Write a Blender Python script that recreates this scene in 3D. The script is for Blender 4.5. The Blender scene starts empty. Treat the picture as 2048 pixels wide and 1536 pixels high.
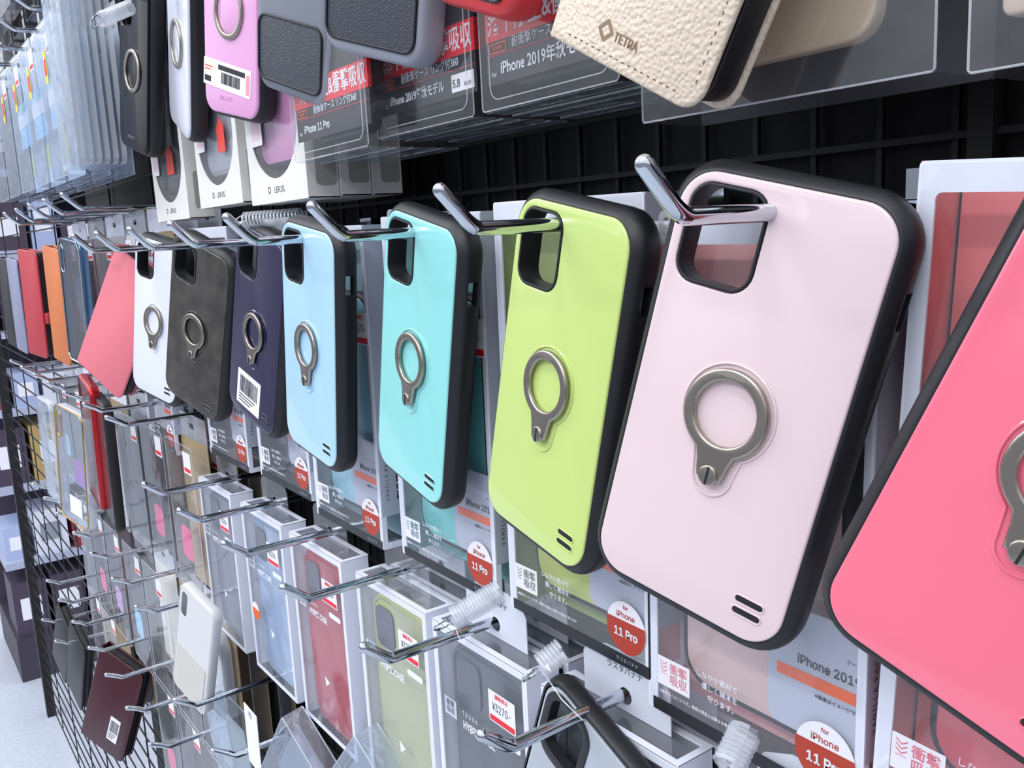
import bpy, bmesh, math, random
from mathutils import Matrix, Vector
random.seed(7)
SC = bpy.context.scene
COL = SC.collection
S = 0.001            # everything below is written in millimetres
FLOOR = -1500.0      # floor level (mm); the hook row that holds the ring cases is at z = 0

# ------------------------------------------------------------------ camera
F_PX, YAW, PITCH, ROLL = 1786.975, math.radians(54.1255), math.radians(9.66169), math.radians(2.91215)
CAM = Vector((519.413, -430.949, 3.657))
RC = Matrix.Rotation(YAW, 3, 'Z') @ Matrix.Rotation(-PITCH, 3, 'X') @ Matrix.Rotation(ROLL, 3, 'Y')

def W(x, y, z):
    return Vector((x * S, y * S, (z - FLOOR) * S))

def at(px, py, Y):
    """world point (mm) of the 2048x1536 picture's pixel on the vertical plane y = Y"""
    v = RC @ Vector(((px - 1024) / F_PX, 1, -(py - 768) / F_PX))
    return CAM + v * ((Y - CAM.y) / v.y)

cd = bpy.data.cameras.new('camera')
cd.sensor_width = 36.0
cd.lens = F_PX / 2048 * 36.0
cd.clip_start = 0.01
cd.clip_end = 60
cam = bpy.data.objects.new('camera', cd)
COL.objects.link(cam)
m3 = RC @ Matrix.Rotation(math.radians(90), 3, 'X')
cam.matrix_world = Matrix.Translation(W(*CAM)) @ m3.to_4x4()
SC.camera = cam

# ------------------------------------------------------------------ light
wd = bpy.data.worlds.new('shop_air')
SC.world = wd
wd.use_nodes = True
bg = wd.node_tree.nodes['Background']
bg.inputs[1].default_value = 1.0
# bright white ceiling above, dim shelves of the opposite aisle round about, grey floor below
_n = wd.node_tree
_tc = _n.nodes.new('ShaderNodeTexCoord'); _sp = _n.nodes.new('ShaderNodeSeparateXYZ'); _rp = _n.nodes.new('ShaderNodeValToRGB')
_mr = _n.nodes.new('ShaderNodeMapRange'); _mr.inputs[1].default_value = -1; _mr.inputs[2].default_value = 1
_n.links.new(_tc.outputs['Generated'], _sp.inputs[0]); _n.links.new(_sp.outputs[2], _mr.inputs[0]); _n.links.new(_mr.outputs[0], _rp.inputs[0])
_e = _rp.color_ramp.elements
_e[0].position = 0; _e[0].color = (.50, .53, .62, 1)
_e[1].position = 1; _e[1].color = (1.75, 1.82, 2.0, 1)
for _p, _c in ((.40, (.40, .42, .50, 1)), (.52, (.42, .44, .52, 1)), (.60, (1.25, 1.31, 1.46, 1))):
    _k = _e.new(_p); _k.color = _c
_n.links.new(_rp.outputs[0], bg.inputs[0])
def tube_light(x, y, z, lx, ly, power, col=(0.93, 0.96, 1.0)):
    l = bpy.data.lights.new('ceiling_tube', 'AREA')
    l.shape = 'RECTANGLE'; l.size = lx * S; l.size_y = ly * S; l.energy = power; l.color = col
    o = bpy.data.objects.new('ceiling_tube', l)
    o.location = W(x, y, z)
    COL.objects.link(o)
    return o
for x in (700, -900, -2500):
    tube_light(x, -750, 1150, 1200, 120, 8)
    tube_light(x, -1700, 1200, 1200, 120, 22)
SC.view_settings.view_transform = 'Standard'
SC.view_settings.look = 'None'
SC.view_settings.gamma = 1.0
SC.view_settings.use_curve_mapping = False
SC.view_settings.exposure = -0.34

# ------------------------------------------------------------------ materials
def lin(c):
    if isinstance(c, str):
        c = tuple(int(c[i:i + 2], 16) / 255 for i in (0, 2, 4))
    return tuple(x / 12.92 if x <= .04045 else ((x + .055) / 1.055) ** 2.4 for x in c) + (1,)

MATS = {}
def pbr(name, col, rough=.45, metal=0., coat=0., spec=.5, bump=0., bscale=400., kind='noise', var=.03, alpha=1.):
    if name in MATS: return MATS[name]
    m = bpy.data.materials.new(name); m.use_nodes = True
    nt = m.node_tree; b = nt.nodes['Principled BSDF']
    c = lin(col)
    tc = nt.nodes.new('ShaderNodeTexCoord')
    n = nt.nodes.new('ShaderNodeTexNoise'); n.inputs['Scale'].default_value = 60; n.inputs['Detail'].default_value = 2
    nt.links.new(tc.outputs['Object'], n.inputs['Vector'])
    mx = nt.nodes.new('ShaderNodeMix'); mx.data_type = 'RGBA'
    mx.inputs[6].default_value = tuple(min(1, x * (1 - var)) for x in c[:3]) + (1,)
    mx.inputs[7].default_value = tuple(min(1, x * (1 + var)) for x in c[:3]) + (1,)
    nt.links.new(n.outputs['Fac'], mx.inputs[0])
    nt.links.new(mx.outputs[2], b.inputs['Base Color'])
    b.inputs['Roughness'].default_value = rough
    b.inputs['Metallic'].default_value = metal
    b.inputs['Coat Weight'].default_value = coat
    b.inputs['Coat Roughness'].default_value = .06
    b.inputs['Specular IOR Level'].default_value = spec
    b.inputs['Alpha'].default_value = alpha
    if bump:
        if kind == 'noise':
            t = nt.nodes.new('ShaderNodeTexNoise'); t.inputs['Scale'].default_value = bscale; t.inputs['Detail'].default_value = 3
            out = t.outputs['Fac']
        else:
            t = nt.nodes.new('ShaderNodeTexVoronoi'); t.feature = 'SMOOTH_F1'; t.inputs['Scale'].default_value = bscale
            out = t.outputs['Distance']
        nt.links.new(tc.outputs['Object'], t.inputs['Vector'])
        bp = nt.nodes.new('ShaderNodeBump'); bp.inputs['Strength'].default_value = bump; bp.inputs['Distance'].default_value = .0008
        nt.links.new(out, bp.inputs['Height']); nt.links.new(bp.outputs['Normal'], b.inputs['Normal'])
    MATS[name] = m
    return m

def film(name, tint=(1, 1, 1), haze=.06, gloss=.35, wrinkle=.25, wscale=28., rough=.08):
    """clear plastic sheet: mostly see-through, milky by `haze`, glossy at grazing angles"""
    if name in MATS: return MATS[name]
    m = bpy.data.materials.new(name); m.use_nodes = True
    nt = m.node_tree; nt.nodes.clear()
    out = nt.nodes.new('ShaderNodeOutputMaterial')
    tr = nt.nodes.new('ShaderNodeBsdfTransparent'); tr.inputs[0].default_value = tuple(tint) + (1,)
    pr = nt.nodes.new('ShaderNodeBsdfPrincipled')
    pr.inputs['Base Color'].default_value = (.82, .85, .9, 1); pr.inputs['Roughness'].default_value = .5
    gl = nt.nodes.new('ShaderNodeBsdfGlossy'); gl.inputs['Roughness'].default_value = rough
    gl.inputs[0].default_value = (.95, .97, 1, 1)
    lw = nt.nodes.new('ShaderNodeLayerWeight'); lw.inputs[0].default_value = .5
    pw = nt.nodes.new('ShaderNodeMath'); pw.operation = 'POWER'; pw.inputs[1].default_value = 4
    nt.links.new(lw.outputs['Facing'], pw.inputs[0])
    ma = nt.nodes.new('ShaderNodeMath'); ma.operation = 'MULTIPLY_ADD'; ma.inputs[1].default_value = gloss; ma.inputs[2].default_value = .03 + gloss * .12
    nt.links.new(pw.outputs[0], ma.inputs[0])
    tc = nt.nodes.new('ShaderNodeTexCoord'); nz = nt.nodes.new('ShaderNodeTexNoise')
    nz.inputs['Scale'].default_value = wscale; nz.inputs['Detail'].default_value = 1.5
    nt.links.new(tc.outputs['Object'], nz.inputs['Vector'])
    bp = nt.nodes.new('ShaderNodeBump'); bp.inputs['Strength'].default_value = wrinkle; bp.inputs['Distance'].default_value = .004
    nt.links.new(nz.outputs['Fac'], bp.inputs['Height'])
    nt.links.new(bp.outputs['Normal'], gl.inputs['Normal'])
    m1 = nt.nodes.new('ShaderNodeMixShader'); m1.inputs[0].default_value = haze
    nt.links.new(tr.outputs[0], m1.inputs[1]); nt.links.new(pr.outputs[0], m1.inputs[2])
    m2 = nt.nodes.new('ShaderNodeMixShader')
    nt.links.new(ma.outputs[0], m2.inputs[0]); nt.links.new(m1.outputs[0], m2.inputs[1]); nt.links.new(gl.outputs[0], m2.inputs[2])
    nt.links.new(m2.outputs[0], out.inputs[0])
    MATS[name] = m
    return m

BLACK = pbr('black_rubber', '17181c', .45, bump=.06, bscale=2500)
BLACKGLOSS = pbr('black_gloss_plastic', '050507', .10, spec=.35)
CHROME = pbr('chrome', 'c9cfd6', .07, metal=1)
NICKEL = pbr('satin_nickel', 'a8a196', .30, metal=1)
DARKWIRE = pbr('black_powder_coated_wire', '0d0d11', .55)
WHITE = pbr('white_card', 'e3e6f2', .5)
WHITE2 = pbr('cream_white_card', 'e9e7e2', .55)
GREYCARD = pbr('pale_grey_card', 'b4bacb', .5)
PAPER = pbr('white_sticker_paper', 'eceaf0', .55)
INK = pbr('black_ink', '15151a', .6)
WINK = pbr('white_ink', 'e6e9f0', .6)
RED = pbr('red_print', 'e2202c', .45)
DKRED = pbr('rust_red_print', 'b23a24', .5)
ORANGE = pbr('orange_print', 'f2611d', .5)
BLKCARD = pbr('black_card', '1b1b22', .4)
CLEAR = film('clear_film', haze=.02, gloss=.12)
CLEARBOX = film('clear_box_plastic', haze=.035, gloss=.2, wrinkle=.12, wscale=40)
SHEET = film('clear_pack_front', haze=.015, gloss=.10, wrinkle=.15, wscale=35)
BLISTER = film('blister_plastic', tint=(.90, .94, .98), haze=.085, gloss=.30, wrinkle=.6, wscale=45)
MILKY = film('milky_soft_plastic', haze=.45, gloss=.25, wrinkle=.05)
CLEARTUBE = film('clear_tether_plastic', haze=.30, gloss=.3, wrinkle=0)

# ------------------------------------------------------------------ mesh helpers (mm)
class MB:
    def __init__(self): self.v = []; self.f = []
    def add(self, vs, fs):
        o = len(self.v); self.v += [tuple(p) for p in vs]; self.f += [tuple(i + o for i in f) for f in fs]; return self
    def box(self, x0, x1, y0, y1, z0, z1):
        vs = [(x, y, z) for x in (x0, x1) for y in (y0, y1) for z in (z0, z1)]
        return self.add(vs, [(0, 1, 3, 2), (4, 6, 7, 5), (0, 4, 5, 1), (2, 3, 7, 6), (0, 2, 6, 4), (1, 5, 7, 3)])
    def loft(self, loops, cap0=True, cap1=True, skip=()):
        n = len(loops[0]); vs = [p for l in loops for p in l]; fs = []
        for j in range(len(loops) - 1):
            for i in range(n):
                if (j, i) in skip: continue
                k = (i + 1) % n
                fs.append((j * n + i, j * n + k, (j + 1) * n + k, (j + 1) * n + i))
        if cap0: fs.append(tuple(range(n))[::-1])
        if cap1: fs.append(tuple((len(loops) - 1) * n + i for i in range(n)))
        return self.add(vs, fs)
    def tube(self, path, r, seg=10, round_end=False, closed=False):
        P = [Vector(p) for p in path]; n = len(P); rings = []
        rad = [r] * n if not isinstance(r, (list, tuple)) else list(r)
        if round_end:
            d = (P[-1] - P[-2]).normalized(); e = P[-1]; R = rad[-1]
            for a in (30, 55, 75, 88):
                P.append(e + d * R * math.sin(math.radians(a))); rad.append(R * math.cos(math.radians(a)))
            n = len(P)
        up = None
        for i in range(n):
            if closed: t = (P[(i + 1) % n] - P[i - 1]).normalized()
            else: t = (P[min(i + 1, n - 1)] - P[max(i - 1, 0)]).normalized()
            if up is None:
                up = t.orthogonal().normalized()
            else:
                up = (up - t * up.dot(t)).normalized()
            b = t.cross(up)
            rings.append([P[i] + (up * math.cos(2 * math.pi * k / seg) + b * math.sin(2 * math.pi * k / seg)) * rad[i] for k in range(seg)])
        if closed:
            rings.append(rings[0]); return self.loft(rings, False, False)
        return self.loft(rings)
    def mesh(self, me):
        o = len(self.v)
        self.v += [tuple(v.co / S) for v in me.vertices]
        self.f += [tuple(i + o for i in p.vertices) for p in me.polygons]
        bpy.data.meshes.remove(me); return self
    def plate(self, loops, y0, y1, bevel=0., res=2): return self.mesh(plate_mesh(loops, y0, y1, bevel, res))
    def xf(self, M):
        self.v = [tuple(M @ Vector(p)) for p in self.v]; return self
    def build(self, name, mat, parent=None, smooth=True, ang=35):
        me = bpy.data.meshes.new(name)
        me.from_pydata([(x * S, y * S, z * S) for x, y, z in self.v], [], self.f)
        bm = bmesh.new(); bm.from_mesh(me)
        bmesh.ops.remove_doubles(bm, verts=bm.verts, dist=1e-6)
        bmesh.ops.recalc_face_normals(bm, faces=bm.faces)
        bm.to_mesh(me); bm.free()
        if smooth:
            me.polygons.foreach_set('use_smooth', [True] * len(me.polygons))
            try: me.set_sharp_from_angle(angle=math.radians(ang))
            except Exception: pass
        me.materials.append(mat)
        o = bpy.data.objects.new(name, me); COL.objects.link(o)
        if parent is not None: o.parent = parent
        return o

def curve_mesh(cu):
    ob = bpy.data.objects.new('tmp', cu)
    me = bpy.data.meshes.new_from_object(ob)
    bpy.data.objects.remove(ob)
    return me
def plate_mesh(loops, y0, y1, bevel=0., res=2):
    """flat plate standing in the x-z plane between y0 (towards the viewer) and y1; inner loops are holes"""
    cu = bpy.data.curves.new('tmp', 'CURVE'); cu.dimensions = '2D'; cu.fill_mode = 'BOTH'
    for l in loops:
        sp = cu.splines.new('POLY'); sp.points.add(len(l) - 1)
        for p, q in zip(sp.points, l): p.co = (q[0] * S, q[1] * S, 0, 1)
        sp.use_cyclic_u = True
    th = abs(y1 - y0)
    cu.extrude = max(0, th / 2 - bevel) * S
    cu.bevel_depth = bevel * S; cu.bevel_resolution = res; cu.offset = -bevel * S
    me = curve_mesh(cu); bpy.data.curves.remove(cu)
    yc = (y0 + y1) / 2 * S
    for v in me.vertices: v.co = Vector((v.co.x, yc - v.co.z, v.co.y))
    return me
def rr(x0, x1, z0, z1, r, n=6):
    if not isinstance(r, (list, tuple)): r = [r] * 4   # corners: x1z1, x0z1, x0z0, x1z0
    out = []
    for (cx, cz, a0), R in zip(((x1, z1, 0), (x0, z1, 90), (x0, z0, 180), (x1, z0, 270)), r):
        sx = -1 if cx == x1 else 1; sz = -1 if cz == z1 else 1
        for k in range(n + 1):
            a = math.radians(a0 + 90 * k / n)
            out.append((cx + sx * R + R * math.cos(a), cz + sz * R + R * math.sin(a)))
    return out
def circ(cx, cz, r, n=32): return [(cx + r * math.cos(2 * math.pi * k / n), cz + r * math.sin(2 * math.pi * k / n)) for k in range(n)]
FONT = None
try:
    import os
    _f = os.path.join(bpy.utils.system_resource('DATAFILES', path='fonts'), 'Inter.woff2')
    if os.path.exists(_f): FONT = bpy.data.fonts.load(_f)
except Exception:
    FONT = None
def text_mb(s, size, x, y, z, align='LEFT', bold=0., thick=.06, sx=1., rot=0., space=1.):
    cu = bpy.data.curves.new('tmp', 'FONT'); cu.body = s
    latin = FONT is not None and all(ord(ch) < 256 for ch in s)
    if latin: cu.font = FONT
    cu.size = size * S; cu.extrude = thick * S
    cu.align_x = align; cu.align_y = 'CENTER'; cu.resolution_u = 3; cu.space_character = space
    if not latin: cu.offset = bold * S
    me = curve_mesh(cu); bpy.data.curves.remove(cu)
    c, s_ = math.cos(math.radians(rot)), math.sin(math.radians(rot))
    base = [v.co.copy() for v in me.vertices]; faces = [tuple(p.vertices) for p in me.polygons]
    bpy.data.meshes.remove(me)
    vs, fs = [], []
    shifts = [(0, 0)]
    if latin and bold: shifts = [(-bold, 0), (bold, 0), (0, bold * .6), (0, -bold * .6)]   # a heavier stroke
    for k, (dx, dz) in enumerate(shifts):
        o = len(vs)
        for q in base:
            a, b = q.x * sx + dx * S, q.y + dz * S
            vs.append((x * S + a * c - b * s_, (y - .03 * k) * S - q.z, z * S + a * s_ + b * c))
        fs += [tuple(i + o for i in f) for f in faces]
    me = bpy.data.meshes.new('tmp'); me.from_pydata(vs, [], fs)
    return me
def text(parent, s, size, x, y, z, mat, name='lettering', **k):
    return MB().mesh(text_mb(s, size, x, y, z, **k)).build(name, mat, parent, smooth=False)

def tag(o, label, cat, group=None, kind=None):
    o['label'] = label; o['category'] = cat
    if group: o['group'] = group
    if kind: o['kind'] = kind
    return o
def thing(name, label, cat, M, group=None):
    o = bpy.data.objects.new(name, None); o.empty_display_size = .01
    COL.objects.link(o); o.matrix_world = M
    return tag(o, label, cat, group)
def pose(x, y, z, rho=0, lean=0, yaw=0):
    R = Matrix.Rotation(math.radians(yaw), 3, 'Z') @ Matrix.Rotation(math.radians(lean), 3, 'X') @ Matrix.Rotation(math.radians(rho), 3, 'Y')
    return Matrix.Translation(W(x, y, z)) @ R.to_4x4()
def pose_anchor(A, a, rho, lean, yaw):
    """pose that puts the local point (u, v) = a of a hanging thing on the world point A (mm)"""
    M = pose(0, 0, 0, rho, lean, yaw).to_3x3()
    p = Vector(A) - M @ Vector((a[0], 0, a[1]))
    return pose(p.x, p.y, p.z, rho, lean, yaw)
def structure(name, mb, mat):
    o = mb.build(name, mat, None, smooth=False); o.location.z = -FLOOR * S; o['kind'] = 'structure'; return o

# ================================================================== setting
WALL = -100.0
fl = pbr('speckled_grey_floor', 'b9bfca', .35, bump=.1, bscale=90, var=.16)
structure('floor', MB().box(-9000, 2500, -2600, 3500, FLOOR - 20, FLOOR), fl)
back = pbr('black_back_board', '08080b', .7)
structure('wall_back', MB().box(-1150, 900, WALL + 6, WALL + 22, FLOOR + 60, 900), back)

def mesh_panel(x0, x1, z0, z1, pitch, zp, label, r=1.3):
    t = thing('wire_mesh_panel', label, 'wire grid', W_M(x0, WALL, z0))
    mb = MB()
    n = int((x1 - x0) / pitch)
    for i in range(n + 1):
        x = i * pitch; mb.box(x - r, x + r, 0, 2 * r, 0, z1 - z0)
    mb.build('upright_wires', DARKWIRE, t, smooth=False)
    mb = MB()
    n = int((z1 - z0) / zp)
    for i in range(n + 1):
        z = i * zp; mb.box(0, x1 - x0, -2 * r, 0, z - r, z + r)
    mb.build('cross_wires', DARKWIRE, t, smooth=False)
    return t
def W_M(x, y, z): return Matrix.Translation(W(x, y, z))

def mesh_panels():
    t = mesh_panel(-345, 900, -600, 700, 30, 30, 'black wire grid behind the ring cases and boxes in the near bay')
    MB().box(697, 706, -5, 4, -700, 800).build('seam_post', DARKWIRE, t, smooth=False)
    t2 = mesh_panel(-2640, -350, FLOOR + 60, 900, 240, 44, 'black wire grid of the far bay ending at the aisle')
    MB().box(-14, 14, -12, 14, -60, 960 - FLOOR - 60).build('end_post', DARKWIRE, t2, smooth=False)
mesh_panels()

# ================================================================== hooks
def hook(x, z, label, group, tip=-252, bend=None, lift=14.5, r=2.9, ystart=WALL - 2):
    """chrome display hook: clip on the grid, straight wire out towards the aisle, upturned tip"""
    bend = tip + 13 if bend is None else bend
    t = thing('display_hook', label, 'hook', W_M(x, ystart, z), group)
    y1 = bend - ystart; y2 = tip - ystart
    path = [(0, 0, 0), (0, y1 * .5, 0), (0, y1 + 4, 0)]
    for k in range(1, 6):
        a = k / 6
        path.append((0, y1 + 4 - 6 * a + (-2) * a * a, 5 * a * a))
    path.append((0, y2, lift))
    MB().tube(path, r, 14, round_end=True).build('wire', CHROME, t)
    MB().box(-9, 9, -4, 0, -14, 14).box(-3.5, 3.5, -10, -3, -5, 5).build('clip', CHROME, t, smooth=False)
    return t
ORD = ['first', 'second', 'third', 'fourth', 'fifth', 'sixth', 'seventh', 'eighth', 'ninth', 'tenth']
MAINX = {'coral': 441, 'pink': 339, 'lime': 233, 'teal': 119, 'sky': 0, 'purple': -112, 'black': -222, 'white': -338}
HK = {'coral': 'coral ring case', 'pink': 'pale pink ring case', 'lime': 'lime green ring case', 'teal': 'turquoise ring case', 'sky': 'pale blue ring case',
      'purple': 'dark purple ring case', 'black': 'black marbled ring case', 'white': 'white ring case'}
def hooks():
    for k, x in MAINX.items():
        hook(x, 5.5, 'chrome display hook with upturned tip holding the ' + HK[k], 'hooks of the ring case row')
    hook(-440, 6, 'chrome display hook holding the salmon pink folio case', 'hooks of the ring case row')
    for k, x in enumerate((-287, -182, -78, 27, 131, 236, 341)):
        hook(x, -209, 'chrome hook, %s from the left in the row above the cartons' % ORD[k], 'hooks above the white cartons', tip=-250, bend=-238, lift=11)
    for k, x in enumerate((-262, -158)):
        hook(x, -402, 'chrome hook %s the loose clear packs under the cartons' % ('left of' if k == 0 else 'through'), 'hooks under the white cartons', tip=-252, bend=-238, lift=11, r=2.6)
    # far bay
    rows = [('upper', 48, (-470, -572, -670, -775, -880), 14), ('second', -163, (-396, -500, -605, -712, -815, -925, -1035), 10),
            ('third', -348, (-372, -470, -575, -675, -785, -885, -985), 9), ('fourth', -503, (-390, -485, -585, -680, -785, -885, -985), 9)]
    for nm, z, xs, lf in rows:
        for k, x in enumerate(xs):
            hook(x, z, 'chrome hook, %s from the near end of the far bay %s row' % (ORD[k], nm), 'hooks of the far bay', tip=-252, bend=-238, lift=lf, r=2.6)
hooks()

# ================================================================== ring cases (the test cases)
CW, CH = 73.2, 146.0
def bumper_mb(w, h, rad, depth, flare=2.2, slot=None, seat=.8):
    """hollow soft bumper open to the screen side: front rim, flared wall, inner wall"""
    def loop(off, y):
        l = rr(-w / 2 - off, w / 2 + off, -h / 2 - off, h / 2 + off, max(1, rad + off), 8)
        if slot:   # add points on the right side for the button cut-out
            z0, z1 = slot; x = w / 2 + off
            # the right side runs from the last point (x1z0 corner end) to the first (x1z1 corner start)
            l = l + [(x, z0), (x, z1)]
        return [(a, y, b) for a, b in l]
    prof = [(-.3, -.2), (.5, -.35), (1.1, 0), (flare * .62 + .3, 1.6), (flare * .9 + .2, 3.2), (flare + .2, 4.4), (flare + .3, 6.5), (flare, depth - 2.6), (flare - .5, depth - .6), (flare - 1.2, depth),
            (.2, depth), (-.2, depth - .8), (.1, depth - 2.6), (.2, 6.5), (.2, 4.4), (.2, 1.5)]
    loops = [loop(o, y) for o, y in prof]
    skip = set()
    n = len(loops[0])
    if slot:
        i = n - 2
        for j in (5, 6, 12, 13): skip.add((j, i))
    mb = MB().loft(loops, False, False, skip)
    if slot:
        z0, z1 = slot
        xa, xb = w / 2 + .2, w / 2 + flare + .3
        for z in (z0, z1): mb.box(xa, xb, 4.2, depth - 2.6, z - .2, z + .2)
        mb.box(xa, xb, 4.0, 4.4, z0, z1).box(xa, xb, depth - 2.8, depth - 2.4, z0, z1)
    return mb
HOLE = rr(-32.5, -4.3, 36.5, 69.3, 7.5, 6)
def hole_in(off): return rr(-32.5 + off, -4.3 - off, 36.5 + off, 69.3 - off, 7.5 - off, 6)

def ring_holder(t, y, panel_mat, cx=0., cz=-1.5, lift=0):
    """metal finger ring with its lug, slotted hinge screw and the embossed outline round it"""
    k = thing_part = MB()
    outer = []
    R, r = 15.2, 11.0
    for i in range(41):
        a = math.radians(-62 + (304) * i / 40)
        outer.append((cx + R * math.cos(a), cz + R * math.sin(a)))
    outer += [(cx - 5.8, cz - 17.2), (cx - 5.4, cz - 19.5), (cx - 4.6, cz - 23.2), (cx + 4.6, cz - 23.2), (cx + 5.4, cz - 19.5), (cx + 5.8, cz - 17.2)]
    ring = MB().plate([outer, circ(cx, cz, r, 40)], y - 2.9, y - .5, 1.0, 3).build('finger_ring', NICKEL, t, ang=60)
    sc = MB().plate([circ(cx, cz - 21.6, 3.5, 24)], y - 3.7, y - .4, .6, 2)
    o = sc.build('hinge_screw', NICKEL, ring, ang=50)
    MB().box(cx - .4, cx + .4, y - 3.85, y - 3.6, cz - 24.7, cz - 18.5).xf(Matrix.Translation((0, 0, 0))).build('screw_slot', INK, ring, smooth=False)
    R2 = 16.6
    path = []
    for i in range(45):
        a = math.radians(-58 + 296 * i / 44)
        path.append((cx + R2 * math.cos(a), y - .15, cz + R2 * math.sin(a)))
    for i in range(13):
        a = math.radians(180 + 180 * i / 12)
        path.append((cx + 7.2 * math.cos(a), y - .15, cz - 21.8 + 7.2 * math.sin(a)))
    MB().tube(path, .5, 8, closed=True).build('embossed_outline', panel_mat, t)
    return ring

def ring_case(color, M, label, bumper_mat=BLACK, rough=.18, bar=False, panel=None):
    t = thing('phone_case', label, 'phone case', M, 'ring cases on the row of hooks')
    pm = panel or pbr(color + '_gloss_panel', PANEL[color], rough, coat=.7, var=.012)
    bumper_mb(CW, CH, 12.5, 12.5, flare=4.2, slot=(38, 50)).build('bumper', bumper_mat, t, ang=50)
    MB().plate([rr(-CW / 2 + .3, CW / 2 - .3, -CH / 2 + .3, CH / 2 - .3, 12), hole_in(.6)], .6, 2.6).build('inner_shell', bumper_mat, t, ang=50)
    MB().plate([rr(-CW / 2, CW / 2, -CH / 2, CH / 2, 12.5, 10), hole_in(-.2)], -1.1, .7, .9, 3).build('back_panel', pm, t, ang=60)
    MB().plate([hole_in(-.1), hole_in(1.0)], -1.3, 9.5, .3).build('camera_opening_rim', bumper_mat, t, ang=50)
    for z in (-59.6, -63.8):
        mb = MB().plate([rr(19.6, 29.4, z - 1.0, z + 1.0, .95)], -1.35, 0)
        s = mb.build('strap_slot', INK, t)
        MB().tube([(x, -1.25, zz) for x, zz in rr(19.2, 29.8, z - 1.5, z + 1.3, 1.3)], .28, 6, closed=True).build('slot_rim', pm, s)
    ring_holder(t, -1.1, pm)
    for z, l in ((18, 10), (2, 9), (-9, 9)):
        MB().plate([rr(4.6, 8.0, z - l / 2, z + l / 2, 1.6)], 0, 1.0, .3).xf(Matrix.Translation((CW / 2 + 4.4, 0, 0)) @ Matrix.Rotation(math.radians(90), 4, 'Z')).build('side_button', bumper_mat, t)
    return t
PANEL = {'pink': 'dfc9cb', 'lime': 'c3d87c', 'teal': '90dcd8', 'sky': 'afd8ee', 'coral': 'ee7288', 'white': 'e2e5f6', 'purple': '1c1640', 'black': '1d1c1f'}
def barcode(t, x0, x1, z0, z1, y, rot=0, lines=True):
    """white sticker with bars and number lines"""
    M = Matrix.Translation(((x0 + x1) / 2, y, (z0 + z1) / 2)) @ Matrix.Rotation(math.radians(rot), 4, 'Y')
    w, h = x1 - x0, z1 - z0
    s = MB().plate([rr(-w / 2, w / 2, -h / 2, h / 2, .8, 3)], -.25, 0).xf(M).build('barcode_sticker', PAPER, t, smooth=False)
    mb = MB(); x = -w * .38; rnd = random.Random(3)
    while x < w * .38:
        b = rnd.choice((.35, .6, .9)); mb.box(x, x + b, -.36, -.26, -h * .12, h * .36); x += b + rnd.choice((.4, .7))
    if lines:
        for k in range(3): mb.box(-w * .4, w * (.3 - .1 * k), -.36, -.26, -h * (.22 + .09 * k), -h * (.19 + .09 * k))
    mb.xf(M).build('barcode', INK, s, smooth=False)
    return s
A0 = (-CW * .12, CH * .40)
def cases():
    P = lambda A, r: pose_anchor(A, A0, *r)
    MB_ = None
    ring_case('pink', P((333.4, -199.3, 1.3), (14.58, -3.89, 13.21)), 'pale pink glossy ring case with black bumper hanging tilted')
    ring_case('lime', P((231.7, -196.7, -.6), (11.42, -3.53, -2.06)), 'lime green glossy ring case with black bumper')
    ring_case('teal', P((115.1, -197.6, -.2), (12.6, -.56, -1.9)), 'turquoise glossy ring case with black bumper')
    ring_case('sky', P((-4.1, -206.5, -.5), (9.31, .1, .55)), 'pale sky blue glossy ring case with black bumper')
    ring_case('coral', P((446, -196.7, -3.2), (24.3, -1.41, 11.17)), 'coral pink glossy ring case cut off by the right edge of the photo')
    ring_case('white', P((-338, -207.9, -1.5), (12.04, -1.77, 14.93)), 'white ring case with black bumper beside the salmon folio')
    bm = pbr('black_marble_panel', '403d38', .25, coat=.5, var=.95)
    ring_case('black', P((-223.7, -205.5, -5.9), (21.94, 4.15, 17.17)), 'black marbled ring case between the white and purple ones', panel=bm)
    t = ring_case('purple', P((-114.6, -194.2, -.8), (18.28, -.69, 5.53)), 'dark purple ring case with a white barcode sticker')
    barcode(t, -22, 15, -66, -38, -1.2, rot=0)
cases()

# ================================================================== upper row of test cases
def oval_ring_case(name_col, M, label, panel_mat, letter=None):
    """glossy shell with a raised round ring holder"""
    t = thing('phone_case', label, 'phone case', M, 'sample cases hanging along the top')
    bumper_mb(CW, CH, 13, 13, flare=2.6).build('bumper', BLACK, t, ang=50)
    MB().plate([rr(-CW / 2 + .3, CW / 2 - .3, -CH / 2 + .3, CH / 2 - .3, 12), hole_in(.6)], .6, 2.6).build('inner_shell', BLACK, t, ang=50)
    MB().plate([rr(-CW / 2, CW / 2, -CH / 2, CH / 2, 13, 10), hole_in(0)], -2.2, .7, 1.8, 4).build('back_panel', panel_mat, t, ang=70)
    r = MB().plate([circ(0, -2, 19.5, 48), circ(0, -2, 15.6, 48)], -4.6, -2.2, .9, 3).build('finger_ring', NICKEL, t, ang=60)
    MB().plate([circ(0, -2, 15.0, 40)], -3.0, -2.2, .3).build('ring_plate', panel_mat, r, ang=50)
    if letter:
        text(t, 'PALLET', 5.2, -5, -2.62, -62, letter, align='CENTER', space=1.3)
    return t
TS = .935   # the cases along the top are the smaller phone size
TSM = Matrix.Scale(TS, 4)
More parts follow.
